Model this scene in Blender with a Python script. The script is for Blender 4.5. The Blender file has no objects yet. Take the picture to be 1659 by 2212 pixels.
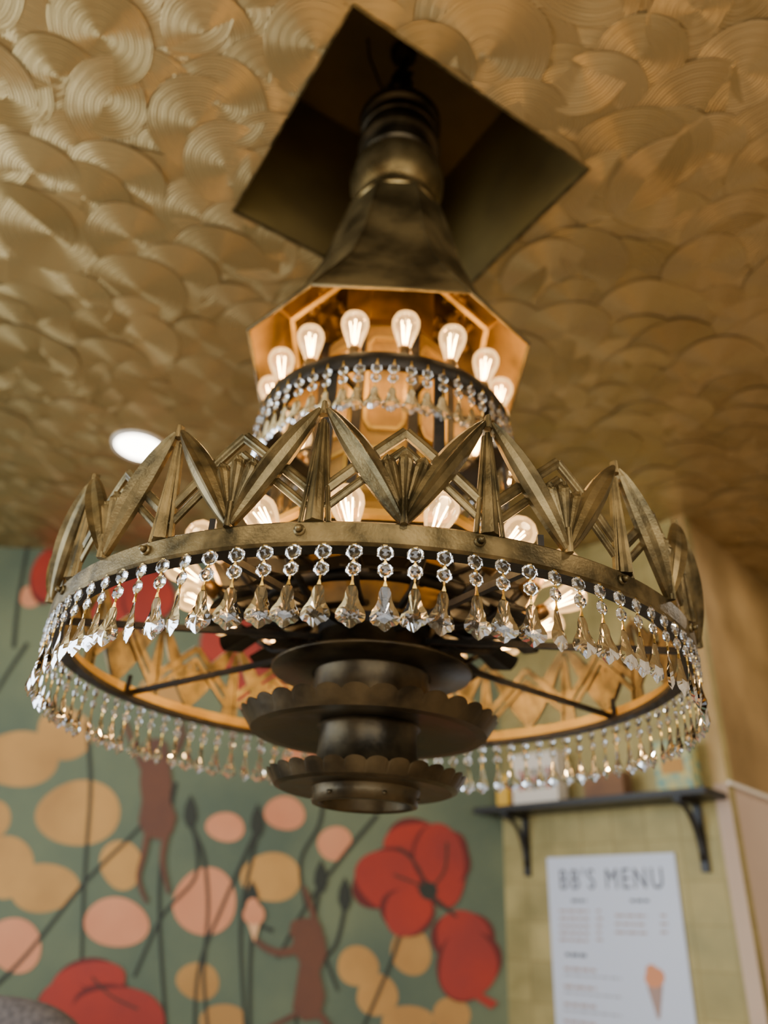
import bpy, math, random
from mathutils import Vector, Matrix
random.seed(7)
R_=math.radians
CAMZ=1.5; TH=R_(29.0); RHO=R_(2.8); FPX=1660.0
sc=bpy.context.scene

# ------------------------------------------------------------------ helpers
def lin(h,k=1.0):
    h=h.lstrip('#'); o=[]
    for i in (0,2,4):
        c=int(h[i:i+2],16)/255
        o.append((c/12.92 if c<=.04045 else ((c+.055)/1.055)**2.4)*k)
    return (*o,1)

class MB:
    def __init__(s): s.v=[];s.f=[];s.m=[];s.sm=[];s.uv=[]
    def add(s,vs,fs,mat=0,smooth=False):
        o=len(s.v); s.v+= [tuple(v) for v in vs]
        for f in fs: s.f.append(tuple(i+o for i in f)); s.m.append(mat); s.sm.append(smooth)
    def box(s,c,size,mat=0,rot=None):
        x,y,z=[a/2 for a in size]; vs=[Vector((sx*x,sy*y,sz*z)) for sx in(-1,1) for sy in(-1,1) for sz in(-1,1)]
        if rot is not None: vs=[rot@v for v in vs]
        vs=[v+Vector(c) for v in vs]
        s.add(vs,[(0,1,3,2),(4,6,7,5),(0,4,5,1),(2,3,7,6),(0,2,6,4),(1,5,7,3)],mat)
    def lathe(s,prof,n=48,c=(0,0),mat=0,smooth=True,off=0.0,M=None,close=False,mod=None):
        vs=[];k=len(prof)
        for i in range(n):
            a=off+2*math.pi*i/n
            for j,(r,z) in enumerate(prof):
                if mod: r,z=mod(j,a,r,z)
                p=Vector((c[0]+r*math.sin(a),c[1]-r*math.cos(a),z))
                if M is not None: p=M@p
                vs.append(p)
        fs=[]
        for i in range(n):
            i2=(i+1)%n
            for j in range(k-1 if not close else k):
                j2=(j+1)%k
                fs.append((i*k+j,i2*k+j,i2*k+j2,i*k+j2))
        s.add(vs,fs,mat,smooth)
    def tube(s,pts,r,n=8,mat=0,closed=False,cap=True):
        pts=[Vector(p) for p in pts]; vs=[];m=len(pts); up=None
        rr=r if isinstance(r,(list,tuple)) else [r]*m
        for i,p in enumerate(pts):
            if closed: t=pts[(i+1)%m]-pts[i-1]
            else: t=pts[min(i+1,m-1)]-pts[max(i-1,0)]
            t.normalize()
            if up is None:
                up=Vector((0,0,1)) if abs(t.z)<.9 else Vector((1,0,0))
            a=(up-t*up.dot(t)).normalized(); b=t.cross(a); up=a
            for q in range(n):
                w=2*math.pi*(q+.5)/n
                vs.append(p+(a*math.cos(w)+b*math.sin(w))*rr[i])
        fs=[]
        for i in range(m if closed else m-1):
            i2=(i+1)%m
            for q in range(n): fs.append((i*n+q,i*n+(q+1)%n,i2*n+(q+1)%n,i2*n+q))
        if cap and not closed:
            fs.append(tuple(range(n))[::-1]); fs.append(tuple((m-1)*n+q for q in range(n)))
        s.add(vs,fs,mat,n>5)
    def build(s,name,mats,parent=None):
        me=bpy.data.meshes.new(name); me.from_pydata(s.v,[],s.f); me.update()
        for m in mats: me.materials.append(m)
        me.polygons.foreach_set('material_index',s.m); me.polygons.foreach_set('use_smooth',s.sm)
        ob=bpy.data.objects.new(name,me); sc.collection.objects.link(ob)
        if parent:
            ob.parent=parent; ob.matrix_parent_inverse=Matrix.Translation(-parent.location)
        return ob
def empty(name,loc):
    e=bpy.data.objects.new(name,None); e.location=loc; e.empty_display_size=.1; sc.collection.objects.link(e); return e

# ------------------------------------------------------------------ materials
def mat(name,col,rough=.5,metal=0.,**kw):
    m=bpy.data.materials.new(name); m.use_nodes=True; b=m.node_tree.nodes['Principled BSDF']
    b.inputs['Base Color'].default_value=col; b.inputs['Roughness'].default_value=rough; b.inputs['Metallic'].default_value=metal
    for k,v in kw.items(): b.inputs[k].default_value=v
    return m
def noisy(name,c1,c2,rough=.5,metal=0.,scale=8,bump=0.,bscale=60,detail=5,rv=.15,lo=.35,hi=.65):
    m=mat(name,c1,rough,metal); nt=m.node_tree; b=nt.nodes['Principled BSDF']
    tc=nt.nodes.new('ShaderNodeTexCoord'); n=nt.nodes.new('ShaderNodeTexNoise'); n.inputs['Scale'].default_value=scale; n.inputs['Detail'].default_value=detail
    nt.links.new(tc.outputs['Object'],n.inputs['Vector'])
    r=nt.nodes.new('ShaderNodeValToRGB'); r.color_ramp.elements[0].position=lo; r.color_ramp.elements[1].position=hi
    r.color_ramp.elements[0].color=c1; r.color_ramp.elements[1].color=c2
    nt.links.new(n.outputs['Fac'],r.inputs['Fac']); nt.links.new(r.outputs['Color'],b.inputs['Base Color'])
    mr=nt.nodes.new('ShaderNodeMapRange'); mr.inputs['To Min'].default_value=rough-rv; mr.inputs['To Max'].default_value=rough+rv
    nt.links.new(n.outputs['Fac'],mr.inputs['Value']); nt.links.new(mr.outputs['Result'],b.inputs['Roughness'])
    if bump:
        n2=nt.nodes.new('ShaderNodeTexNoise'); n2.inputs['Scale'].default_value=bscale; n2.inputs['Detail'].default_value=4
        nt.links.new(tc.outputs['Object'],n2.inputs['Vector'])
        bp=nt.nodes.new('ShaderNodeBump'); bp.inputs['Strength'].default_value=bump; bp.inputs['Distance'].default_value=.002
        nt.links.new(n2.outputs['Fac'],bp.inputs['Height']); nt.links.new(bp.outputs['Normal'],b.inputs['Normal'])
    return m
M_crown=noisy('antique_brass',lin('463d26'),lin('847149'),.38,.82,22,.22,260)
M_bronze=noisy('dark_bronze',lin('2b2519'),lin('584b33'),.38,.8,14,.25,90)
M_hood=noisy('hood_bronze',lin('41361f'),lin('70603c'),.45,.7,9,.5,60)
M_hoodin=noisy('hood_inner_gilt',lin('54401a'),lin('a07a38'),.55,.45,9,1.0,28)
M_gilt=noisy('gilt',lin('8c6d2c'),lin('c09a46'),.42,.65,8,.3,60)
M_panel=noisy('column_gilt',lin('6a4c1a'),lin('9c7430'),.5,.55,8,.5,50)
M_collar=noisy('collar_brass',lin('6e5c38'),lin('a58d5c'),.3,.9,12,.1,60)
M_iron=noisy('black_iron',lin('1b1813'),lin('322b20'),.5,.6,20,.3,80)
M_pin=mat('gold_pin',lin('e0b860'),.25,1.0)
M_socket=noisy('socket_brass',lin('4d3a22'),lin('8a6a3a'),.4,.8,30)
M_crystal=mat('cut_crystal',(.96,.985,1,1),.0,0.,**{'IOR':1.54,'Transmission Weight':1.0})
# bulb glass : clear, slightly amber with weak orange emission added so the envelope looks lit
M_bulb=bpy.data.materials.new('bulb_glass'); M_bulb.use_nodes=True; nt=M_bulb.node_tree; nt.nodes.clear()
o=nt.nodes.new('ShaderNodeOutputMaterial'); tr=nt.nodes.new('ShaderNodeBsdfTransparent'); tr.inputs[0].default_value=(1,.84,.60,1)
gl=nt.nodes.new('ShaderNodeBsdfGlossy'); gl.inputs['Roughness'].default_value=.03
lw=nt.nodes.new('ShaderNodeLayerWeight'); lw.inputs['Blend'].default_value=.25
mx=nt.nodes.new('ShaderNodeMixShader'); nt.links.new(lw.outputs['Fresnel'],mx.inputs[0]); nt.links.new(tr.outputs[0],mx.inputs[1]); nt.links.new(gl.outputs[0],mx.inputs[2])
em=nt.nodes.new('ShaderNodeEmission'); em.inputs[0].default_value=(1,.60,.24,1); em.inputs[1].default_value=.62
ad=nt.nodes.new('ShaderNodeAddShader'); nt.links.new(mx.outputs[0],ad.inputs[0]); nt.links.new(em.outputs[0],ad.inputs[1]); nt.links.new(ad.outputs[0],o.inputs[0])
def emis(name,col,s):
    m=bpy.data.materials.new(name); m.use_nodes=True; b=m.node_tree.nodes['Principled BSDF']
    b.inputs['Base Color'].default_value=col; b.inputs['Emission Color'].default_value=col; b.inputs['Emission Strength'].default_value=s; return m
M_fil=emis('filament',(1,.66,.30,1),60)
M_down=emis('downlight_lens',(1,.92,.76,1),18)
M_white=mat('white_trim',lin('d8cfc0'),.5)

# ------------------------------------------------------------------ camera
F=Vector((0,math.cos(TH),math.sin(TH))); U=Vector((0,-math.sin(TH),math.cos(TH))); X=Vector((1,0,0))
r=X*math.cos(RHO)+U*math.sin(RHO); u=-X*math.sin(RHO)+U*math.cos(RHO)
cd=bpy.data.cameras.new('camera'); cam=bpy.data.objects.new('camera',cd); sc.collection.objects.link(cam)
m3=Matrix((r,u,-F)).transposed(); cam.matrix_world=Matrix.Translation((0,0,CAMZ))@m3.to_4x4()
cd.lens=FPX/2212*36; cd.sensor_width=36; cd.clip_start=.02
cd.dof.use_dof=True; cd.dof.focus_distance=1.07; cd.dof.aperture_fstop=1.8
sc.camera=cam
# survey helper: sight-line reading from the photo -> metres on a real wall plane
def ray(px,py):
    dx,dy=px-829.5,py-1106
    return (r*dx-u*dy+F*FPX)
class Wall:
    def __init__(s,p0,p1):
        s.p0=Vector((*p0,0)); s.t=(Vector((*p1,0))-s.p0).normalized(); s.n=Vector((s.t.y,-s.t.x,0))  # n faces the room
        s.L=(Vector((*p1,0))-s.p0).length
    def az(s,px,py):
        d=ray(px,py); o=Vector((0,0,CAMZ)); k=(s.p0-o).dot(s.n)/d.dot(s.n); P=o+d*k
        return (P-s.p0).dot(s.t),P.z
    def P(s,a,z,off=0): return s.p0+s.t*a+s.n*off+Vector((0,0,z))
WB=Wall((-3.2,4.04),(.68,4.16)); WP=Wall((.68,4.16),(1.48,3.305)); WR=Wall((1.48,3.305),(4.5,6.32))
H=3.404
# ------------------------------------------------------------------ room shell
M_floor=noisy('floor_wood',lin('9a8468'),lin('b8a080'),.45,0,3)
M_wallgreen=noisy('mural_green',lin('4c5a48'),lin('6a7356'),.75,0,1.6,.2,20)
def leafmat():
    m=noisy('gold_leaf_wall',lin('8a7d48'),lin('ad9c62'),.5,.25,5,.3,30)
    nt=m.node_tree; b=nt.nodes['Principled BSDF']; ramp=[n for n in nt.nodes if n.type=='VALTORGB'][0]
    geo=nt.nodes.new('ShaderNodeNewGeometry'); sx=nt.nodes.new('ShaderNodeSeparateXYZ'); nt.links.new(geo.outputs['Position'],sx.inputs[0])
    cb=nt.nodes.new('ShaderNodeCombineXYZ'); nt.links.new(sx.outputs['X'],cb.inputs[0]); nt.links.new(sx.outputs['Z'],cb.inputs[1])
    br=nt.nodes.new('ShaderNodeTexBrick'); br.offset=0; br.inputs['Scale'].default_value=1; br.inputs['Brick Width'].default_value=.11; br.inputs['Row Height'].default_value=.16; br.inputs['Mortar Size'].default_value=.003
    br.inputs['Color1'].default_value=(1,1,1,1); br.inputs['Color2'].default_value=(.82,.82,.80,1); br.inputs['Mortar'].default_value=(.7,.68,.6,1)
    nt.links.new(cb.outputs[0],br.inputs['Vector'])
    mm=nt.nodes.new('ShaderNodeMix'); mm.data_type='RGBA'; mm.blend_type='MULTIPLY'; mm.inputs[0].default_value=1
    nt.links.new(ramp.outputs[0],mm.inputs[6]); nt.links.new(br.outputs[0],mm.inputs[7]); nt.links.new(mm.outputs[2],b.inputs['Base Color'])
    return m
M_leaf=leafmat()
M_goldwall=noisy('gold_wall',lin('8f7344'),lin('b3935f'),.4,.45,2.2,.3,30)
M_pink=noisy('blush_wall',lin('b39a86'),lin('bfa791'),.7,0,2)
M_plain=noisy('cream_wall',lin('c8bca4'),lin('d6cab4'),.8,0,2)
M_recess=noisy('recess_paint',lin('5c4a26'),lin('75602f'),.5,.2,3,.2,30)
def wall(name,p0,p1,z0,z1,m,n,th=.1):
    b=MB(); p0=Vector((*p0,0));p1=Vector((*p1,0)); n=Vector((*n,0)).normalized()*-th
    vs=[p0+Vector((0,0,z0)),p1+Vector((0,0,z0)),p1+Vector((0,0,z1)),p0+Vector((0,0,z1))]
    vs+= [v+n for v in vs]
    b.add(vs,[(0,1,2,3),(7,6,5,4),(0,4,5,1),(1,5,6,2),(2,6,7,3),(3,7,4,0)]); return b.build(name,[m])
HT=H+.02
wall('wall_back',(-3.3,4.037),(.68,4.16),0,HT,M_wallgreen,WB.n[:2])
wall('wall_pillar',(.68,4.16),(1.48,3.305),0,HT,M_leaf,WP.n[:2],.06)
zt=CAMZ+.1896*3.305
wall('wall_right_upper',(1.48,3.305),(4.5,6.32),zt,HT,M_goldwall,WR.n[:2],.06)
wall('wall_right_lower',(1.48,3.305),(4.5,6.32),0,zt,M_pink,WR.n[:2],.06)
b=MB(); P=[WR.P(.0,zt-.008,0),WR.P(4.2,zt-.008,0),WR.P(4.2,zt+.008,0),WR.P(0,zt+.008,0)]; P+=[p+WR.n*.012 for p in P]
b.add(P,[(4,5,6,7),(0,1,5,4),(3,7,6,2),(0,4,7,3),(1,2,6,5)]); b.build('trim_1',[M_white])
wall('wall_east',(4.5,-3),(4.5,6.4),0,HT,M_plain,(-1,0))
# walls with window openings
def winwall(name,axis,c,a0,a1,w0,w1,z0,z1,n,wname):
    b=MB(); t=.12; off=-t/2*n
    def bx(A0,A1,Z0,Z1,mb,th=t,o=off,mat=0):
        if axis=='x': mb.box((c+o,(A0+A1)/2,(Z0+Z1)/2),(th,A1-A0,Z1-Z0),mat)
        else: mb.box(((A0+A1)/2,c+o,(Z0+Z1)/2),(A1-A0,th,Z1-Z0),mat)
    bx(a0,w0,0,HT,b);bx(w1,a1,0,HT,b);bx(w0,w1,0,z0,b);bx(w0,w1,z1,HT,b); b.build(name,[M_plain])
    w=MB(); f=.05
    bx(w0,w1,z0,z0+f,w,.06);bx(w0,w1,z1-f,z1,w,.06);bx(w0,w0+f,z0+f,z1-f,w,.06);bx(w1-f,w1,z0+f,z1-f,w,.06)
    for k in (1,2): 
        q=w0+(w1-w0)*k/3; bx(q-.02,q+.02,z0+f,z1-f,w,.04)
    w.build(wname,[M_white])
winwall('wall_left','x',-3.2,-3,4.03,-.8,2.8,.9,2.9,1,'window_1')
winwall('wall_front','y',-3.0,-3.2,4.5,-1.8,2.6,.5,2.9,1,'added_window')  # unseen window behind the camera, put in to light the room
b=MB(); b.box((.65,1.65,-.05),(7.9,9.5,.1)); b.build('floor',[M_floor])

# ------------------------------------------------------------------ ceiling with recess
RC=Vector((.012,1.498)); ra=R_(31.5); ex=Vector((math.cos(ra),math.sin(ra))); ey=Vector((-math.sin(ra),math.cos(ra)))
hx,hy=.385,.355
hole=[RC+ex*a*hx+ey*c*hy for a,c in((-1,-1),(1,-1),(1,1),(-1,1))]
outer=[Vector(p) for p in((-3.2,-3),(4.5,-3),(4.5,6.4),(-3.2,6.4))]
b=MB(); zc=H+.012
vs=[(p.x,p.y,zc) for p in outer]+[(p.x,p.y,zc) for p in hole]
b.add(vs,[(i,4+i,4+(i+1)%4,(i+1)%4) for i in range(4)])
def clip(poly,p,n):   # keep side where (q-p).n>=0 ; poly of Vector2
    out=[]
    for i in range(len(poly)):
        a,c=poly[i],poly[(i+1)%len(poly)]; da=(a-p).dot(n); dc=(c-p).dot(n)
        if da>=0: out.append(a)
        if (da>=0)!=(dc>=0): out.append(a+(c-a)*(da/(da-dc)))
    return out
vv=[];ff=[];uvs=[];rn=[]
sp=.128; rows=int(9.4/(sp*.866))+2
for j in range(rows):
    for i in range(int(7.7/sp)+2):
        cx=-3.2+i*sp+(j%2)*sp/2+random.uniform(-.05,.05); cy=-3+j*sp*.866+random.uniform(-.05,.05)
        rad=random.uniform(.11,.17); c=Vector((cx,cy)); ta=random.uniform(0,6.28); tl=random.uniform(.001,.0045); z0=H-random.uniform(.000,.006)
        g=Vector((math.cos(ta),math.sin(ta)))*tl/rad + Vector((0,.014))
        poly=[c+Vector((math.cos(2*math.pi*k/40),math.sin(2*math.pi*k/40)))*rad*(1+.03*math.sin(3*2*math.pi*k/40+ta)) for k in range(40)]
        for p,n in ((Vector((-3.2,0)),Vector((1,0))),(Vector((4.5,0)),Vector((-1,0))),(Vector((0,-3)),Vector((0,1))),(Vector((0,6.4)),Vector((0,-1)))):
            if poly: poly=clip(poly,p,n)
        if not poly: continue
        pieces=[poly]
        if (c-RC).length<.8:
            rem=poly; pieces=[]
            for e in range(4):
                a,d=hole[e],hole[(e+1)%4]; t=(d-a).normalized(); n=Vector((t.y,-t.x))
                if rem:
                    q=clip(rem,a,n)
                    if len(q)>2: pieces.append(q)
                    rem=clip(rem,a,-n)
        rr=random.random()
        for q in pieces:
            if len(q)<3: continue
            s=len(vv)
            for p in q:
                d=p-c; z=z0+d.dot(g)
                vv.append((p.x,p.y,min(z,H+.011))); uvs.append((d.x,d.y))
            ff.append(tuple(range(s,len(vv)))); rn.append(rr)
me=bpy.data.meshes.new('ceiling'); o=len(b.v)
me.from_pydata(b.v+vv,[],b.f+[tuple(i+o for i in f) for f in ff]); me.update()
uvl=me.uv_layers.new(name='disc'); alluv=[(9,9)]*o+uvs
for l in me.loops: uvl.data[l.index].uv=alluv[l.vertex_index]
at=me.attributes.new('rnd','FLOAT','FACE'); at.data.foreach_set('value',[.5]*len(b.f)+rn)
M_ceil=bpy.data.materials.new('combed_gold_plaster'); M_ceil.use_nodes=True; nt=M_ceil.node_tree; B=nt.nodes['Principled BSDF']; L=nt.links.new
uvn=nt.nodes.new('ShaderNodeUVMap'); uvn.uv_map='disc'
tc=nt.nodes.new('ShaderNodeTexCoord'); nz=nt.nodes.new('ShaderNodeTexNoise'); nz.inputs['Scale'].default_value=9; nz.inputs['Detail'].default_value=2; L(tc.outputs['Object'],nz.inputs['Vector'])
ln=nt.nodes.new('ShaderNodeVectorMath'); ln.operation='LENGTH'; L(uvn.outputs[0],ln.inputs[0])
def math_(op,a,bv):
    n=nt.nodes.new('ShaderNodeMath'); n.operation=op
    for k,x in enumerate((a,bv)):
        if x is None: continue
        if isinstance(x,(int,float)): n.inputs[k].default_value=x
        else: L(x,n.inputs[k])
    return n.outputs[0]
d=math_('ADD',ln.outputs['Value'],math_('MULTIPLY',nz.outputs['Fac'],.02))
s=math_('SINE',math_('MULTIPLY',d,2*math.pi/.0085),None)
s2=math_('SINE',math_('MULTIPLY',d,2*math.pi/.023),None)
hgt=math_('ADD',s,math_('MULTIPLY',s2,.5))
bp=nt.nodes.new('ShaderNodeBump'); bp.inputs['Distance'].default_value=.00046; bp.inputs['Strength'].default_value=1; L(hgt,bp.inputs['Height']); L(bp.outputs[0],B.inputs['Normal'])
atn=nt.nodes.new('ShaderNodeAttribute'); atn.attribute_name='rnd'
n3=nt.nodes.new('ShaderNodeTexNoise'); n3.inputs['Scale'].default_value=1.3; n3.inputs['Detail'].default_value=6; L(tc.outputs['Object'],n3.inputs['Vector'])
fac=math_('ADD',math_('MULTIPLY',atn.outputs['Fac'],.30),math_('MULTIPLY',n3.outputs['Fac'],.6))
rp=nt.nodes.new('ShaderNodeValToRGB'); rp.color_ramp.elements[0].position=.2; rp.color_ramp.elements[0].color=lin('98804f'); rp.color_ramp.elements[1].position=.85; rp.color_ramp.elements[1].color=lin('c8ad78')
L(fac,rp.inputs['Fac']); L(rp.outputs[0],B.inputs['Base Color']); B.inputs['Metallic'].default_value=.72; B.inputs['Roughness'].default_value=.35
B.inputs['Anisotropic'].default_value=.8
# combing grooves run around each swirl: stretch the sheen radially
L(uvn.outputs[0],B.inputs['Tangent'])
me.materials.append(M_ceil); ceil=bpy.data.objects.new('ceiling',me); sc.collection.objects.link(ceil)
# recess box
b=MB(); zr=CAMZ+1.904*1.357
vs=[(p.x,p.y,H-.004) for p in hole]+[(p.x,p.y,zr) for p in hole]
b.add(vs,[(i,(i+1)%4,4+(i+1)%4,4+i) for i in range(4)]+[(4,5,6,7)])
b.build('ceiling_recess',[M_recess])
b=MB()
for i in range(4):
    a,c=hole[i],hole[(i+1)%4]; mid=(a+c)/2; L_=(c-a).length; ang=math.atan2((c-a).y,(c-a).x)
    b.box((mid.x,mid.y,H-.003),(L_,.006,.010),0,Matrix.Rotation(ang,3,'Z'))
b.build('trim_2',[M_crown])
# recessed downlights
def downlight(x,y,name='recessed_downlight',power=9):
    e=empty(name,(x,y,H-.01)); b=MB(); b.lathe([(.0,H-.013),(.108,H-.013)],40,(x,y),0); b.lathe([(.108,H-.016),(.122,H-.018),(.127,H-.006)],40,(x,y),1)
    b.build('lens_and_bezel',[M_down,M_white],e)
    l=bpy.data.lights.new('downlight','AREA'); l.shape='DISK'; l.size=.2; l.energy=power; l.color=(1,.87,.70)
    lo=bpy.data.objects.new('lamp',l); lo.location=(x,y,H-.03); sc.collection.objects.link(lo); lo.parent=e; lo.matrix_parent_inverse=Matrix.Translation(-e.location)
downlight(-.586*1.904,1.536*1.904)
downlight(1.9,.3,power=16); downlight(-1.4,-.6,power=16); downlight(2.6,3.2,power=16); downlight(.3,-1.4,power=16)

# ------------------------------------------------------------------ CHANDELIER
C=(-.009,1.5); Z=lambda h:CAMZ+h
ch=empty('chandelier',(C[0],C[1],Z(.45)))
def cyl(phi,rad,h): return Vector((C[0]+rad*math.sin(phi),C[1]-rad*math.cos(phi),Z(h)))
RR=.6056
# main ring band
b=MB()
pr=[(RR,.444),(RR+.004,.448),(RR+.004,.476),(RR,.480),(RR-.006,.480),(RR-.006,.456),(RR-.026,.454),(RR-.026,.444)]
b.lathe([(a,Z(h)) for a,h in pr[:4]],144,C,0,False)
b.lathe([(a,Z(h)) for a,h in pr[3:6]],144,C,2,False)
b.lathe([(a,Z(h)) for a,h in pr[5:]+pr[:1]],144,C,1,False)
for k in range(16):
    ph=R_(-9.5+22.5*k); c=cyl(ph,RR+.004,.464); n=(c-cyl(ph,0,.464)).normalized()
    b.tube([c-n*.002,c+n*.004],.008,12,0); b.tube([c+n*.004,c+n*.012],[.0055,.0035],12,0)
b.build('main_ring',[M_crown,M_iron,M_gilt],ch)
# crown
b=MB()
def bar(ph0,p0,p1,wf,rf,base,th=.004,n=8,bow=0.):
    p0=Vector(p0);p1=Vector(p1); t=(p1-p0).normalized(); q=Vector((-t.y,t.x)); vs=[];fs=[]
    for i in range(n+1):
        k=i/n; c=p0+(p1-p0)*k+q*bow*math.sin(math.pi*k); w=wf(k)/2; rh=rf(k)
        for (o,dd) in((-w,base),(-w*.75,base+rh*.35),(-w*.3,base+rh*.62),(0,base+rh),(w*.3,base+rh*.62),(w*.75,base+rh*.35),(w,base),(w,base-th),(-w,base-th)):
            s=c+q*o; ph=ph0+s.x/RR; v=cyl(ph,RR+dd,.479+s.y); vs.append(v)
    K=9
    for i in range(n):
        for j in range(K): fs.append((i*K+j,(i+1)*K+j,(i+1)*K+(j+1)%K,i*K+(j+1)%K))
    fs.append(tuple(range(K))); fs.append(tuple(n*K+j for j in range(K))[::-1])
    b.add(vs,fs,0,False)
hp=2*math.pi*RR/32
for k in range(16):
    p=R_(-7.9+22.5*k)
    for sg in(-1,1):
        # lens leaf with a raised midrib
        bar(p,(sg*.006,.182),(sg*(hp-.001),.0),lambda t:.006+.032*math.sin(math.pi*t)**.8,lambda t:.003+.019*math.sin(math.pi*t)**.7,.006,.007,16,-sg*-.004)
        # chevrons: double bars from above valley down to the post foot
        bar(p,(sg*hp,.150),(sg*.012,.054),lambda t:.016,lambda t:.003,-.001,.005,8)
        bar(p,(sg*hp,.121),(sg*.012,.024),lambda t:.012,lambda t:.003,-.002,.004,8)
        bar(p,(sg*.004,.160),(sg*.019,.0),lambda t:.007,lambda t:.003,.0,.005,6)
    bar(p,(0,.165),(0,-.0),lambda t:.008+.018*t,lambda t:.004+.007*t,.002,.004,8)
    bar(p,(0,.172),(0,.194),lambda t:.011-.004*t,lambda t:.004,.006,.008,3)
    v=p+hp/RR
    for q in range(-2,3):
        a=q*R_(19); bar(v,(q*.0025,.020),(math.sin(a)*.078,.020+math.cos(a)*(.090-.004*abs(q))),lambda t:(.004+.022*t)*(1 if t<.84 else .8 if t<.93 else .4),lambda t:.002+.010*t*(1 if t<.9 else .4),.006+.0005*(2-abs(q)),.007,14)
    bar(v,(0,-.004),(0,.034),lambda t:.010,lambda t:.006,.010,.008,3)
b.build('crown_frieze',[M_crown],ch)
# radial struts
b=MB()
for k in range(8):
    ph=R_(22.5+45*k); b.tube([cyl(ph,.10,.52),cyl(ph,.596,.458)],.0075,4,0)
    b.tube([cyl(ph,.596,.452),cyl(ph,.596,.50)],.006,4,0)
b.build('radial_struts',[M_iron],ch)
# central turned body, bottom to top
b=MB()
def L2(pts,n=64,m=0,smooth=True,mod=None,off=0): b.lathe([(a,Z(h)) for a,h in pts],n,C,m,smooth,off,None,False,mod)
def scal(n,js,amp,dz):
    def f(j,a,r,z):
        if j in js:
            k=abs(math.sin(a*n/2))**.6
            return r+amp*(k-.6), z+dz*(k-.5)
        return r,z
    return f
# bottom collar & lowest dish
L2([(.086,.300),(.086,.216),(.090,.210),(.098,.212),(.098,.228),(.102,.238)])
L2([(.094,.238),(.13,.238),(.160,.236),(.171,.240),(.185,.262),(.182,.262),(.168,.244),(.155,.250),(.1,.256)],240,0,False,scal(30,[4,5],.006,.007))
L2([(.118,.250),(.104,.262),(.096,.30),(.093,.345),(.1,.352)])
L2([(.097,.352),(.15,.346),(.205,.338),(.226,.338),(.246,.366),(.242,.366),(.222,.343),(.2,.352),(.12,.366)],256,0,False,scal(32,[4,5],.007,.009))
L2([(.150,.360),(.128,.366),(.120,.39),(.113,.45),(.118,.456)])
L2([(.118,.452),(.198,.457),(.200,.461),(.196,.465),(.15,.480),(.118,.487),(.114,.53)])
L2([(.114,.50),(.114,.60),(.15,.62),(.20,.63)],64,1)
for k in range(6):
    ph=R_(20+60*k)
    for rr_,h in ((.122,.385),(.099,.275),(.096,.222)):
        c=cyl(ph,rr_,h); n=(c-cyl(ph,0,h)).normalized(); b.tube([c-n*.004,c+n*.006],.004,8,0)
b.build('turned_base',[M_bronze,M_iron],ch)
# inner column with gilt panels
b=MB(); o8=math.pi/8; k8=1/math.cos(o8)
b.lathe([(.115*k8,Z(.55)),(.15*k8,Z(.62)),(.15*k8,Z(1.02))],8,C,2,False,o8)
b.lathe([(.15*k8,Z(1.02)),(.15*k8,Z(1.24)),(.11*k8,Z(1.30)),(.11*k8,Z(1.62))],8,C,3,False,o8)
for k in range(8):
    ph=R_(45*k)
    pc=lambda s,h,rr=.152:cyl(ph,rr,h)+Vector((math.cos(ph),math.sin(ph),0))*s
    for x0,z0,x1,z1 in((-.042,.68,.042,.68),(-.042,.90,.042,.90),(-.042,.68,-.042,.90),(.042,.68,.042,.90),(-.03,.95,.03,.95),(-.042,.97,-.042,1.18),(.042,.97,.042,1.18),(-.03,1.2,.03,1.2),(-.03,.95,-.042,.97),(.03,.95,.042,.97),(-.03,1.2,-.042,1.18),(.03,1.2,.042,1.18)):
        b.tube([pc(x0,z0),pc(x1,z1)],.006,4,0)
    e=R_(45*k+22.5); b.tube([cyl(e,.160,.6),cyl(e,.160,1.25)],.015,4,1)
b.build('inner_column',[M_gilt,M_iron,M_panel,M_hoodin],ch)
# reflector tray
b=MB()
b.lathe([(.15*k8,Z(.80)),(.24*k8,Z(.72)),(.33*k8,Z(.655)),(.335*k8,Z(.64)),(.325*k8,Z(.635))],8,C,0,False,o8)
b.lathe([(.325*k8,Z(.635)),(.23*k8,Z(.66)),(.15*k8,Z(.68)),(.12*k8,Z(.63))],8,C,1,False,o8)
b.build('reflector_tray',[M_gilt,M_iron],ch)
# cage straps and upper ring
b=MB()
for k in range(8):
    ph=R_(-22.5+45*k); 
    b.box(cyl(ph,.285,.84),(.024,.005,.40),1,Matrix.Rotation(ph,3,'Z'))
    b.tube([cyl(ph,.285,1.03),cyl(ph,.15,1.05)],.007,4,1)
    b.tube([cyl(ph,.285,.645),cyl(ph,.30,.60)],.006,4,1)
ru=.292
b.lathe([(ru,Z(1.002)),(ru+.003,Z(1.005)),(ru+.003,Z(1.04)),(ru-.002,Z(1.044)),(ru-.05,Z(1.044)),(ru-.05,Z(1.034)),(ru-.006,Z(1.034)),(ru-.006,Z(1.002))],96,C,0,True,0,None,True)
b.build('upper_ring',[M_iron,M_iron],ch)
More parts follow.
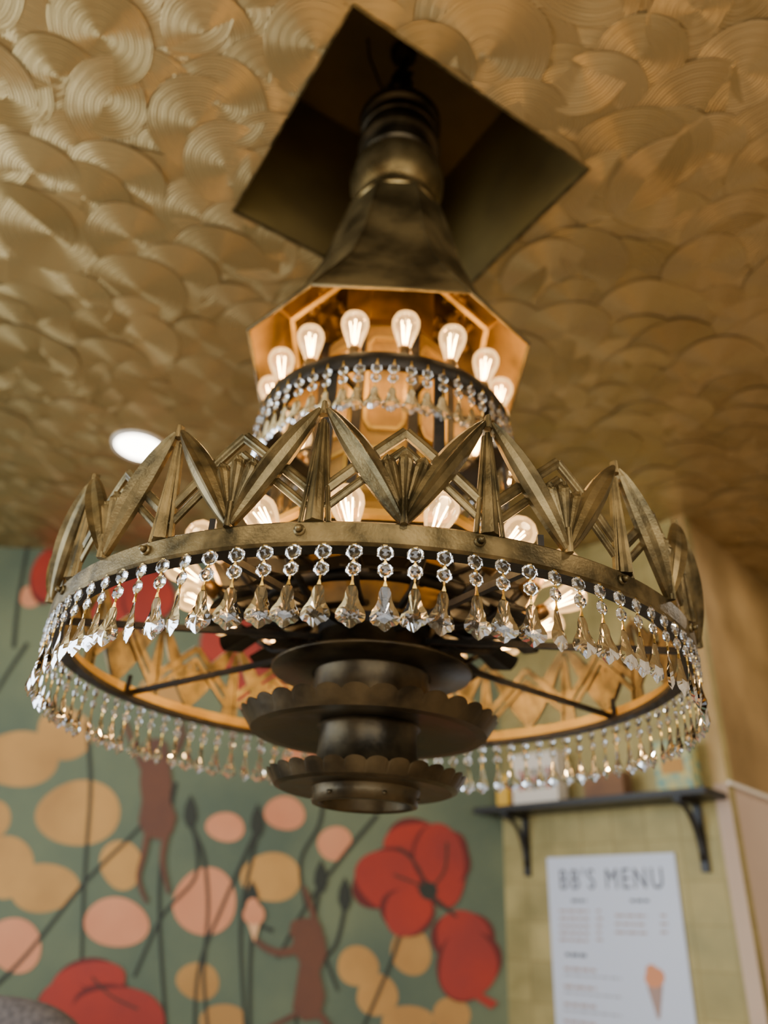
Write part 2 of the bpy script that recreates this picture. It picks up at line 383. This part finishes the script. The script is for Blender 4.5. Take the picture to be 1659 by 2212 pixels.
# arms & sockets below tray
b=MB()
for k in range(16):
    ph=R_(-7.5+22.5*k)
    b.tube([cyl(ph,.13,.56),cyl(ph,.19,.535),cyl(ph,.25,.54),cyl(ph,.30,.57),cyl(ph,.325,.59)],.007,8,0)
    b.tube([cyl(ph,.13,.61),cyl(ph,.2,.60),cyl(ph,.28,.60),cyl(ph,.33,.595)],.005,6,0)
    # fan leaf shields hanging between the arms
    pe=ph+R_(11.25); vs=[]
    for i in range(9):
        a=pe+R_(-9+18*i/8); rr=.33+.012*math.sin(math.pi*i/8); vs+=[cyl(a,rr,.53+.012*abs(4-i)/4),cyl(pe+(a-pe)*.5,.2,.60)]
    b.add(vs,[(2*i,2*i+1,2*i+3,2*i+2) for i in range(8)],0)
b.lathe([(.22,Z(.575)),(.235,Z(.56)),(.25,Z(.575)),(.235,Z(.59))],64,C,0,True,0,None,True)
b.build('lamp_arms',[M_iron],ch)
# bulbs
gp=[(.0125,0),(.0145,.009),(.0195,.024),(.0260,.042),(.0298,.058),(.0295,.069),(.024,.081),(.012,.089),(.0005,.091)]
bg=MB();bf=MB();bs=MB(); lights=[]
def bulb(M):
    bg.lathe(gp,20,(0,0),0,True,0,M)
    bs.lathe([(.0,-.032),(.015,-.032),(.016,-.010),(.013,0),(.0125,.004)],16,(0,0),0,True,0,M)
    for q in range(4):
        a=q*math.pi/2+.4
        bf.tube([M@Vector((.004*math.cos(a),.004*math.sin(a),.016)),M@Vector((.0105*math.cos(a),.0105*math.sin(a),.066))],.0012,5,0)
    lights.append(M@Vector((0,0,.04)))
for k in range(16):
    ph=R_(-15+22.5*k); p=cyl(ph,.268,1.073)
    bulb(Matrix.Translation(p)@Matrix.Rotation(ph,4,'Z')@Matrix.Rotation(R_(8),4,'X'))
for k in range(16):
    ph=R_(-7.5+22.5*k); p=cyl(ph,.35,.597)
    bulb(Matrix.Translation(p)@Matrix.Rotation(ph,4,'Z')@Matrix.Rotation(R_(62),4,'X'))
bg.build('bulb_glass',[M_bulb],ch); bs.build('bulb_sockets',[M_socket],ch); bf.build('bulb_filaments',[M_fil],ch)
for i,p in enumerate(lights):
    l=bpy.data.lights.new('bulb_light','POINT'); l.energy=.85 if i<16 else 1.0; l.color=(1,.74,.41); l.shadow_soft_size=.012
    lo=bpy.data.objects.new('bulb_light_%d'%i,l); lo.location=p; sc.collection.objects.link(lo); lo.parent=ch; lo.matrix_parent_inverse=Matrix.Translation(-ch.location)
# hood : eight panels, broad front/back faces at the rim easing to a regular octagon at the neck
b=MB()
hp_=[(1.0,.322,1.222),(.8,.300,1.262),(.55,.262,1.325),(.3,.216,1.41),(.1,.178,1.52),(0,.148,1.66),(0,.118,1.79)]
def hcorner(k,w,a,h,ins=0):
    a-=ins; reg=a*math.tan(o8)
    fx=reg*(1-w)+w*a*.53; fy=a*(1-w)+w*a*.90; sx_=a*(1-w)+w*a*1.02; sy_=reg*(1-w)+w*a*.42
    cs=[(-fx,-fy),(fx,-fy),(sx_,-sy_),(sx_,sy_),(fx,fy),(-fx,fy),(-sx_,sy_),(-sx_,-sy_)]
    return Vector((C[0]+cs[k][0],C[1]+cs[k][1],Z(h)))
for ins,mt in((0,0),(.006,1)):
    vs=[hcorner(k,w,a,h,ins) for k in range(8) for w,a,h in hp_]; K=len(hp_)
    b.add(vs,[(k*K+j,((k+1)%8)*K+j,((k+1)%8)*K+j+1,k*K+j+1) for k in range(8) for j in range(K-1)],mt)
for k in range(8):
    b.tube([hcorner(k,1,.320,1.222),hcorner((k+1)%8,1,.320,1.222)],.0045,6,0)
    b.tube([hcorner(k,.5,.232,1.30),hcorner((k+1)%8,.5,.232,1.30)],.008,4,2)
    b.tube([hcorner(k,.5,.232,1.30),hcorner(k,.55,.258,1.318)],.007,4,2)
    b.tube([hcorner(k,w,a+.001,h) for w,a,h in hp_],.003,5,0)
# relief ornament inside the hood
for k in range(8):
    for q in range(26):
        ph=R_(45*k)+random.uniform(-.36,.36); t=random.uniform(0,1); rad=.225-.06*t; h=1.36+.16*t
        c=cyl(ph,rad*.93,h); rr=random.uniform(.006,.016)
        b.lathe([(.0005,rr),(rr*.7,rr*.6),(rr,0),(rr*.7,-rr*.6),(.0005,-rr)],7,(0,0),1,True,0,Matrix.Translation(c))
b.build('octagonal_hood',[M_hood,M_hoodin,M_gilt],ch)
# neck
b=MB()
L2([(.118,1.78),(.124,1.785),(.124,1.80),(.110,1.81),(.106,1.825),(.112,1.84),(.124,1.86),(.134,1.895),(.136,1.925),(.128,1.965),(.112,1.99),(.106,2.0)],64,2)
L2([(.106,1.998),(.112,2.005),(.104,2.012),(.104,2.06),(.121,2.065),(.124,2.08),(.121,2.092),(.113,2.096),(.113,2.125),(.118,2.128),(.118,2.136),(.113,2.14),(.113,2.17),(.124,2.178),(.126,2.20),(.112,2.215),(.06,2.22),(0.0,2.22)],64,1,False)
b.build('neck',[M_crown,M_bronze,M_collar],ch)
# hook, chain, cable
b=MB()
for i in range(6):
    zc_=2.235+.055*i; M=Matrix.Translation((C[0]+.004,C[1],Z(zc_)))@Matrix.Rotation(math.pi/2*(i%2)+.3,4,'Z')
    pts=[M@Vector((.018*math.cos(t),0,.034*math.sin(t))) for t in [2*math.pi*q/16 for q in range(16)]]
    b.tube(pts,.008,8,0,True)
for i in range(7):
    t0=random.uniform(0,6); pts=[Vector((C[0]+.032*math.cos(t0+q*1.1)+random.uniform(-.02,.02),C[1]+.03*math.sin(t0+q*1.1),Z(2.23+.028*q+random.uniform(-.02,.02)))) for q in range(8)]
    b.tube(pts,.007,6,0)
b.tube([(C[0]-.02,C[1],Z(2.23)),(C[0]-.075,C[1]+.02,Z(2.27)),(C[0]-.11,C[1],Z(2.235))],.009,6,0)
b.tube([(C[0]-.02,C[1],Z(2.30)),(C[0]-.06,C[1]+.02,Z(2.33)),(C[0]-.07,C[1],Z(2.27))],.006,6,0)
b.lathe([(.0,Z(2.582)),(.045,Z(2.58)),(.04,Z(2.56)),(.012,Z(2.55)),(.0,Z(2.53))],24,C,1)
b.tube([(C[0]-.12,C[1]-.04,Z(2.58)),(C[0]-.11,C[1]-.03,Z(2.50)),(C[0]-.07,C[1],Z(2.40)),(C[0]-.03,C[1],Z(2.33)),(C[0]-.02,C[1],Z(2.24))],.004,6,0)
b.build('hanging_chain',[M_iron,M_bronze],ch)
# crystals
out=[(.002,0),(.0055,-.003),(.0080,-.010),(.0085,-.018),(.0115,-.026),(.0165,-.034),(.0190,-.041),(.0185,-.047),(.0145,-.0515),(.0090,-.053),(.0045,-.0575),(0,-.060)]
outline=out+[(-x,y) for x,y in out[::-1] if x>0]
cg=MB();cp=MB()
def pendant(M):
    n=len(outline); cen=(0,-.038); vs=[];fs=[]
    for x,y in outline: vs.append((x,0,y))
    for sg in(-1,1):
        for i,(x,y) in enumerate(outline):
            k=.60 if i%2 else .54
            dp=.0022+.0022*min(1,abs(y)/.034)
            vs.append((cen[0]+(x-cen[0])*k,sg*dp,cen[1]+(y-cen[1])*k))
    vs.append((0,-.0056,cen[1]));vs.append((0,.0056,cen[1]))
    for i in range(n):
        j=(i+1)%n
        fs+=[(i,j,n+j),(i,n+j,n+i),(j,i,2*n+i),(j,2*n+i,2*n+j),(n+i,n+j,3*n),(2*n+j,2*n+i,3*n+1)]
    cg.add([M@Vector(v) for v in vs],fs,0,False)
def bead(M,z,rad):
    vs=[];n=8
    for i in range(n):
        a=2*math.pi*i/n+math.pi/8; vs.append((rad*math.cos(a),0,z+rad*math.sin(a)))
    for sg in(-1,1):
        for i in range(n):
            a=2*math.pi*(i+.5)/n+math.pi/8; vs.append((rad*.55*math.cos(a),sg*rad*.36,z+rad*.55*math.sin(a)))
    vs.append((0,-rad*.42,z)); vs.append((0,rad*.42,z)); fs=[]
    for i in range(n):
        j=(i+1)%n
        fs+=[(i,j,n+i),(j,n+j,n+i),(j,i,2*n+i),(2*n+j,j,2*n+i),(n+i,n+j,3*n),(2*n+j,2*n+i,3*n+1)]
    cg.add([M@Vector(v) for v in vs],fs,0,False)
def pin(M,z0,z1,w=.0042):
    cp.add([M@Vector(v) for v in((-w*.5,-.001,z0),(w*.5,-.001,z0),(0.0008,-.0015,(z0+z1)/2),(-.0008,-.0015,(z0+z1)/2),(-w,-.001,z1),(w,-.001,z1),(-w*.5,.001,z0),(w*.5,.001,z0),(.0008,.001,(z0+z1)/2),(-.0008,.001,(z0+z1)/2),(-w,.001,z1),(w,.001,z1))],
      [(0,1,2,3),(3,2,5,4),(7,6,9,8),(8,9,10,11),(0,3,9,6),(2,1,7,8),(4,10,9,3),(5,2,8,11)],0,False)
def strand(ph,rad,h,sc_=1.0):
    jy=random.uniform(-.22,.22)
    M=Matrix.Translation(cyl(ph,rad,h))@Matrix.Rotation(ph+jy,4,'Z')@Matrix.Rotation(random.uniform(-.04,.04),4,'Y')@Matrix.Scale(sc_,4)
    pin(M,.008,-.005,.0030); bead(M,-.0150,.0118); pin(M,-.0235,-.0305,.003); bead(M,-.0395,.0108); pin(M,-.048,-.062,.0028)
    M2=M@Matrix.Translation((0,0,-.061))@Matrix.Rotation(random.uniform(-.35,.35),4,'Z')@Matrix.Rotation(random.uniform(-.08,.08),4,'X'); pendant(M2)
for k in range(96): strand(R_(1.2+3.75*k),RR+.001,.450)
for k in range(54): strand(R_(3+360/54*k),ru+.005,1.010,1.0)
cg.build('crystal_drops',[M_crystal],ch); cp.build('crystal_pins',[M_pin],ch)

# ------------------------------------------------------------------ MURAL (flat painting on wall_back)
mats_m={'tan':noisy('paint_tan',lin('a3773a'),lin('bc8d4b'),.7,0,3),'pink':noisy('paint_pink',lin('c67c55'),lin('d28c64'),.7,0,3),
 'red':noisy('paint_red',lin('861f12'),lin('a02b16'),.65,0,2.5),'dred':mat('paint_deep_red',lin('5e140e'),.7),'stem':mat('paint_stem',lin('23281d'),.7),'brown':noisy('paint_brown',lin('4e2e1f'),lin('633c28'),.7,0,3),'cream':mat('paint_cream',lin('d9a878'),.7)}
mk=list(mats_m); mb=MB(); lay=[0]
def put(poly,c):
    lay[0]+=1; off=.0008+.00012*lay[0]; vs=[]
    for px,py in poly: a,z=WB.az(px,py); vs.append(WB.P(a,z,off))
    mb.add(vs,[tuple(range(len(vs)))],mk.index(c))
def blob(cx,cy,rx,ry,c,wob=.04,rot=0,n=36):
    p1=random.uniform(0,6);p2=random.uniform(0,6); P=[]
    for i in range(n):
        t=2*math.pi*i/n; k=1+wob*math.sin(2*t+p1)+wob*.7*math.sin(3*t+p2)
        x,y=rx*k*math.cos(t),ry*k*math.sin(t); P.append((cx+x*math.cos(rot)-y*math.sin(rot),cy+x*math.sin(rot)+y*math.cos(rot)))
    put(P,c)
def stroke(pts,w,c='stem'):
    P=[Vector(p) for p in pts]; Q=[]
    for i in range(len(P)-1):
        a=P[max(i-1,0)];b_=P[i];c_=P[i+1];d_=P[min(i+2,len(P)-1)]
        for k in range(8):
            t=k/8; Q.append(.5*((2*b_)+(c_-a)*t+(2*a-5*b_+4*c_-d_)*t*t+(3*b_-a-3*c_+d_)*t**3))
    Q.append(P[-1]); lay[0]+=1; off=.0008+.00012*lay[0]; vs=[]
    for i,q in enumerate(Q):
        t=(Q[min(i+1,len(Q)-1)]-Q[max(i-1,0)]).normalized(); n=Vector((-t.y,t.x)); ww=w if not isinstance(w,tuple) else w[0]+(w[1]-w[0])*i/(len(Q)-1)
        for s in(-1,1):
            p=q+n*ww/2*s; a,z=WB.az(p.x,p.y); vs.append(WB.P(a,z,off))
    mb.add(vs,[(2*i,2*i+1,2*i+3,2*i+2) for i in range(len(Q)-1)],mk.index(c))
for t in [(40,1640,86,62),(140,1585,62,55),(170,1757,92,70),(12,1872,62,66),(-5,1768,28,38),(95,1918,73,54),(262,1868,45,54),(586,1895,63,55),(428,2120,47,40),(773,2087,46,42),(815,2150,46,44),(888,2055,44,52),(480,2205,50,36),(880,2205,58,32),(975,2195,42,40),(350,1500,50,40),(-90,1500,60,50),(-120,1700,70,60),(-100,2000,80,60),(300,2330,70,60),(700,2330,60,60),(130,1400,40,34)]: blob(*t,'tan')
for t in [(487,1787,42,31),(615,1757,43,37),(723,1822,38,36),(443,1948,70,71),(252,1993,68,55),(32,2042,58,60),(66,1290,22,24),(650,1640,38,34),(-90,1850,50,50),(600,2330,60,50)]: blob(*t,'pink')
for s in [[(188,1560),(196,1700),(186,1850),(180,1960),(176,2115)],[(-10,2130),(60,2060),(180,1910),(290,1800),(380,1700)],[(30,1400),(40,1300),(60,1180)],[(60,1390),(20,1450),(-10,1500)],[(412,1770),(425,1830),(420,1900),(350,1980),(290,2110)],
 [(415,1790),(440,1850),(450,1960),(440,2100),(450,2230)],[(556,1790),(520,1870),(480,1960),(430,2090),(420,2230)],[(556,1800),(545,1850),(520,2000),(530,2230)],[(700,1700),(690,1780),(650,1860),(660,1960)],[(815,1760),(740,1850),(660,1960),(600,2070)],[(745,1960),(720,2050),(650,2110),(640,2230)],[(693,1910),(680,1990),(700,2060),(730,2140)],[(920,1960),(870,2010),(840,2090),(780,2230)],[(380,1690),(350,1850),(345,2000),(360,2230)],[(590,2010),(545,2020),(540,2230)]]: stroke(s,(9,6))
for x,y in [(412,1760),(556,1780),(745,1938),(693,1900),(545,1945)]:
    put([(x,y-44),(x+12,y-18),(x+15,y+6),(x+7,y+28),(x-7,y+28),(x-15,y+6),(x-12,y-18)],'stem')
def petal(*t):
    blob(t[0],t[1],t[2]+4,t[3]+4,'dred',.07,t[4]); 
    blob(t[0],t[1],t[2],t[3],'red',.07,t[4])
for t in [(905,1835,70,62,.2),(965,1880,45,75,.1),(838,1898,72,62,-.3),(880,1970,52,50,.3),(950,1850,52,70,-.5),(1000,2030,60,62,.2),(1010,2085,66,72,0),(100,1245,30,55,.2),(250,1320,60,80,.4),(320,1290,50,60,0),(190,2130,85,50,-.2),(150,2190,70,70,.2),(260,2200,95,72,.2),(560,1450,50,100,.2),(500,1390,60,60,0),(650,1500,40,60,0)]: petal(*t)
put([(1030,2140),(1075,2165),(1060,2180),(1015,2150)],'red')
blob(925,1925,20,18,'stem'); stroke([(925,1930),(960,1960),(985,1980)],(9,6)); stroke([(860,1830),(900,1870),(925,1925)],4); stroke([(930,1920),(960,1880),(965,1820)],4); stroke([(850,1890),(900,1910),(925,1925)],4)
stroke([(300,2180),(240,2150),(200,2110)],4)
# brown monkeys painted on the wall (hanging / reaching for a cone)
put([(308,1640),(330,1625),(365,1640),(372,1690),(368,1730),(382,1765),(372,1800),(350,1815),(315,1808),(300,1775),(308,1730),(303,1690)],'brown')
blob(335,1625,30,28,'brown'); stroke([(320,1800),(310,1850),(300,1900),(318,1950)],(13,8),'brown'); stroke([(360,1800),(352,1860),(365,1930)],(14,8),'brown'); stroke([(365,1650),(395,1590),(380,1540)],(14,9),'brown'); stroke([(310,1660),(285,1600),(270,1560)],(14,9),'brown')
put([(640,2010),(672,2000),(700,2020),(706,2060),(690,2100),(702,2150),(690,2200),(655,2205),(632,2180),(640,2130),(648,2080),(630,2045)],'brown')
blob(662,2010,34,28,'brown'); stroke([(645,2050),(605,2058),(570,2045),(548,2025)],(20,10),'brown'); stroke([(690,2030),(672,1960),(655,1915)],(16,8),'brown'); stroke([(690,2190),(720,2230)],(16,12),'brown'); stroke([(640,2190),(560,2230)],(12,8),'brown'); blob(640,1998,11,11,'brown')
put([(533,1985),(565,1985),(550,2035)],'cream'); blob(549,1975,24,22,'pink'); blob(546,1955,14,14,'pink')
mb.build('poppy_mural',[mats_m[k] for k in mk])

# ------------------------------------------------------------------ menu sign on pillar
M_sign=mat('menu_board',lin('c4ccdc'),.4); M_ink=mat('menu_ink',lin('2c2c34'),.6); M_or=mat('menu_tan_ink',lin('a0857a'),.6); M_grey=mat('menu_grey',lin('85868e'),.6)
e=empty('menu_sign',WP.P(.58,1.5,.01))
b=MB()
def pbox(mb_,a0,a1,z0,z1,o0,o1,mt=0,W=WP):
    c=W.P((a0+a1)/2,(z0+z1)/2,(o0+o1)/2); mb_.box(c,(a1-a0,o1-o0,z1-z0),mt,Matrix.Rotation(math.atan2(W.t.y,W.t.x),3,'Z'))
pbox(b,.263,.901,1.02,1.867,.001,.012)
def line(x0,x1,y,h,mt):
    a0,z=WP.az(x0,y); a1,_=WP.az(x1,y); a2,z2=WP.az(x0,y+h); d=abs(z-z2)/2
    a=a0
    while a<a1-.004:
        w=min(random.uniform(.02,.05),a1-a); pbox(b,a,a+w,z-d,z+d,.012,.0128,mt); a+=w+.008
for y in (1968,1984,2000,2015,2030): line(1212,1275,y,5,2); line(1292,1305,y,5,2)
for y in (1978,1996,2014): line(1332,1400,y,5,2); line(1430,1445,y,5,2)
line(1238,1270,1946,6,1); line(1365,1405,1946,6,1); line(1225,1270,2062,7,1)
for y in (2092,2130,2168,2205): line(1222,1290,y,6,2); line(1222,1345,y+13,3,3)
def sp_(pts,mt,off=.0131): b.add([WP.P(*WP.az(x,y),off) for x,y in pts],[tuple(range(len(pts)))],mt)
sp_([(1401,2130),(1436,2128),(1430,2200),(1424,2202)],2); sp_([(1418+22*math.cos(t),2112+22*math.sin(t)) for t in [2*math.pi*q/20 for q in range(20)]],4,.0135); sp_([(1410+12*math.cos(t),2095+12*math.sin(t)) for t in [2*math.pi*q/20 for q in range(20)]],4,.0136)
b.build('board',[M_sign,M_ink,M_or,M_grey,mats_m['pink']],e)
tcv=bpy.data.curves.new('heading','FONT'); tcv.body="BB'S MENU"; tcv.size=1; tcv.space_character=1.25; tcv.extrude=.002; tcv.offset=.0; tcv.materials.append(M_ink)
to=bpy.data.objects.new('heading',tcv); sc.collection.objects.link(to); bpy.context.view_layer.update()
wd=to.dimensions.x; sx=.51/wd; sz=.082/.70
Mt=Matrix((WP.t,Vector((0,0,1)),WP.n)).transposed().to_4x4()
to.parent=e; to.matrix_parent_inverse=Matrix.Translation(-e.location)
to.matrix_basis=Matrix.Translation(WP.P(.322,1.733,.0125))@Mt@Matrix.Diagonal((sx,sz,.2,1))
# ------------------------------------------------------------------ shelf
M_black=mat('black_paint',lin('15120f'),.45)
e=empty('wall_shelf',WP.P(.58,2.06,.1)); b=MB()
pbox(b,-.03,1.16,2.06,2.085,.001,.20)
for a in (.146,1.03):
    pbox(b,a-.016,a+.016,1.79,2.06,.001,.018); pbox(b,a-.016,a+.016,2.042,2.06,.018,.185)
    pts=[WP.P(a,1.83+.21*math.sin(t),.018+.15*(1-math.cos(t))) for t in [math.pi/2*q/8 for q in range(9)]]
    b.tube(pts,.013,6)
b.build('shelf_board',[M_black],e)
M_teal=noisy('teal_card',lin('4f8f86'),lin('c9b86a'),.5,0,25); 
def item(name,a0,a1,z1,mt,extra=None,o0=.04,o1=.12):
    b=MB(); pbox(b,a0,a1,2.086,z1,o0,o1)
    if extra:
        for (fa,fz,w,h,mi) in extra:
            a=a0+(a1-a0)*fa; z=2.086+(z1-2.086)*fz; pbox(b,a-w/2,a+w/2,z-h/2,z+h/2,o1,o1+.002,mi)
    b.build(name,[mt,mats_m['red'],mats_m['tan'],M_iron,M_teal])
item('candy_display_box',.16,.42,2.33,M_white,[(.2+.15*i,.35+.14*j,.026,.026,1+(i+j*2)%4) for i in range(5) for j in range(3)])
item('brown_gift_box',.56,.76,2.20,noisy('kraft',lin('6b4a30'),lin('7d5a3c'),.7,0,9))
item('teal_tin',.92,1.08,2.30,M_teal,[(.5,.5,.1,.06,2)])
item('yellow_tin',.06,.13,2.24,mat('yellow_tin',lin('d9a92e'),.5))

# high-backed booth at the lower-left
M_fab=noisy('grey_boucle',lin('4a4544'),lin('68615e'),.9,0,60,.8,200)
b=MB(); bx,by=-1.02,2.5
vs=[];n=28;seg=10
for i in range(n+1):
    t=i/n; x=-.38+.76*t; top=1.0+.32*(1-abs(2*t-1)**3)**.5 if 0<t<1 else 1.0
    for j in range(seg+1):
        a=math.pi*j/seg; vs.append(Vector((bx+x,by+.06*math.cos(a),top-.05+.05*math.sin(a))))
    vs.append(Vector((bx+x,by-.06,.0)));vs.append(Vector((bx+x,by+.06,.0)))
K=seg+3; idx=[K-1]+list(range(seg+1))+[K-2]
fs=[]
for i in range(n):
    for j in range(K): fs.append((i*K+idx[j],(i+1)*K+idx[j],(i+1)*K+idx[(j+1)%K],i*K+idx[(j+1)%K]))
fs.append(tuple(idx)); fs.append(tuple(n*K+q for q in idx)[::-1])
b.add(vs,fs,0,True); b.box((bx,by-.32,.24),(.76,.52,.48)); b.build('booth_seat',[M_fab])

# ------------------------------------------------------------------ lights
def area(name,loc,rot,sx,sy,e,col):
    l=bpy.data.lights.new(name,'AREA'); l.shape='RECTANGLE'; l.size=sx; l.size_y=sy; l.energy=e; l.color=col
    o=bpy.data.objects.new(name,l); o.location=loc; o.rotation_euler=rot; sc.collection.objects.link(o)
area('window_daylight_left',(-3.12,1.0,1.9),(0,-math.pi/2,0),2.0,3.6,145,(.76,.88,1))
area('added_daylight_front',(.4,-2.92,1.7),(math.pi/2,0,0),4.4,2.4,150,(1,.98,.94))  # added lamp filling the unseen opening behind the camera
w=bpy.data.worlds.new('world'); sc.world=w; w.use_nodes=True; w.node_tree.nodes['Background'].inputs[0].default_value=(.75,.85,1,1); w.node_tree.nodes['Background'].inputs[1].default_value=1.0
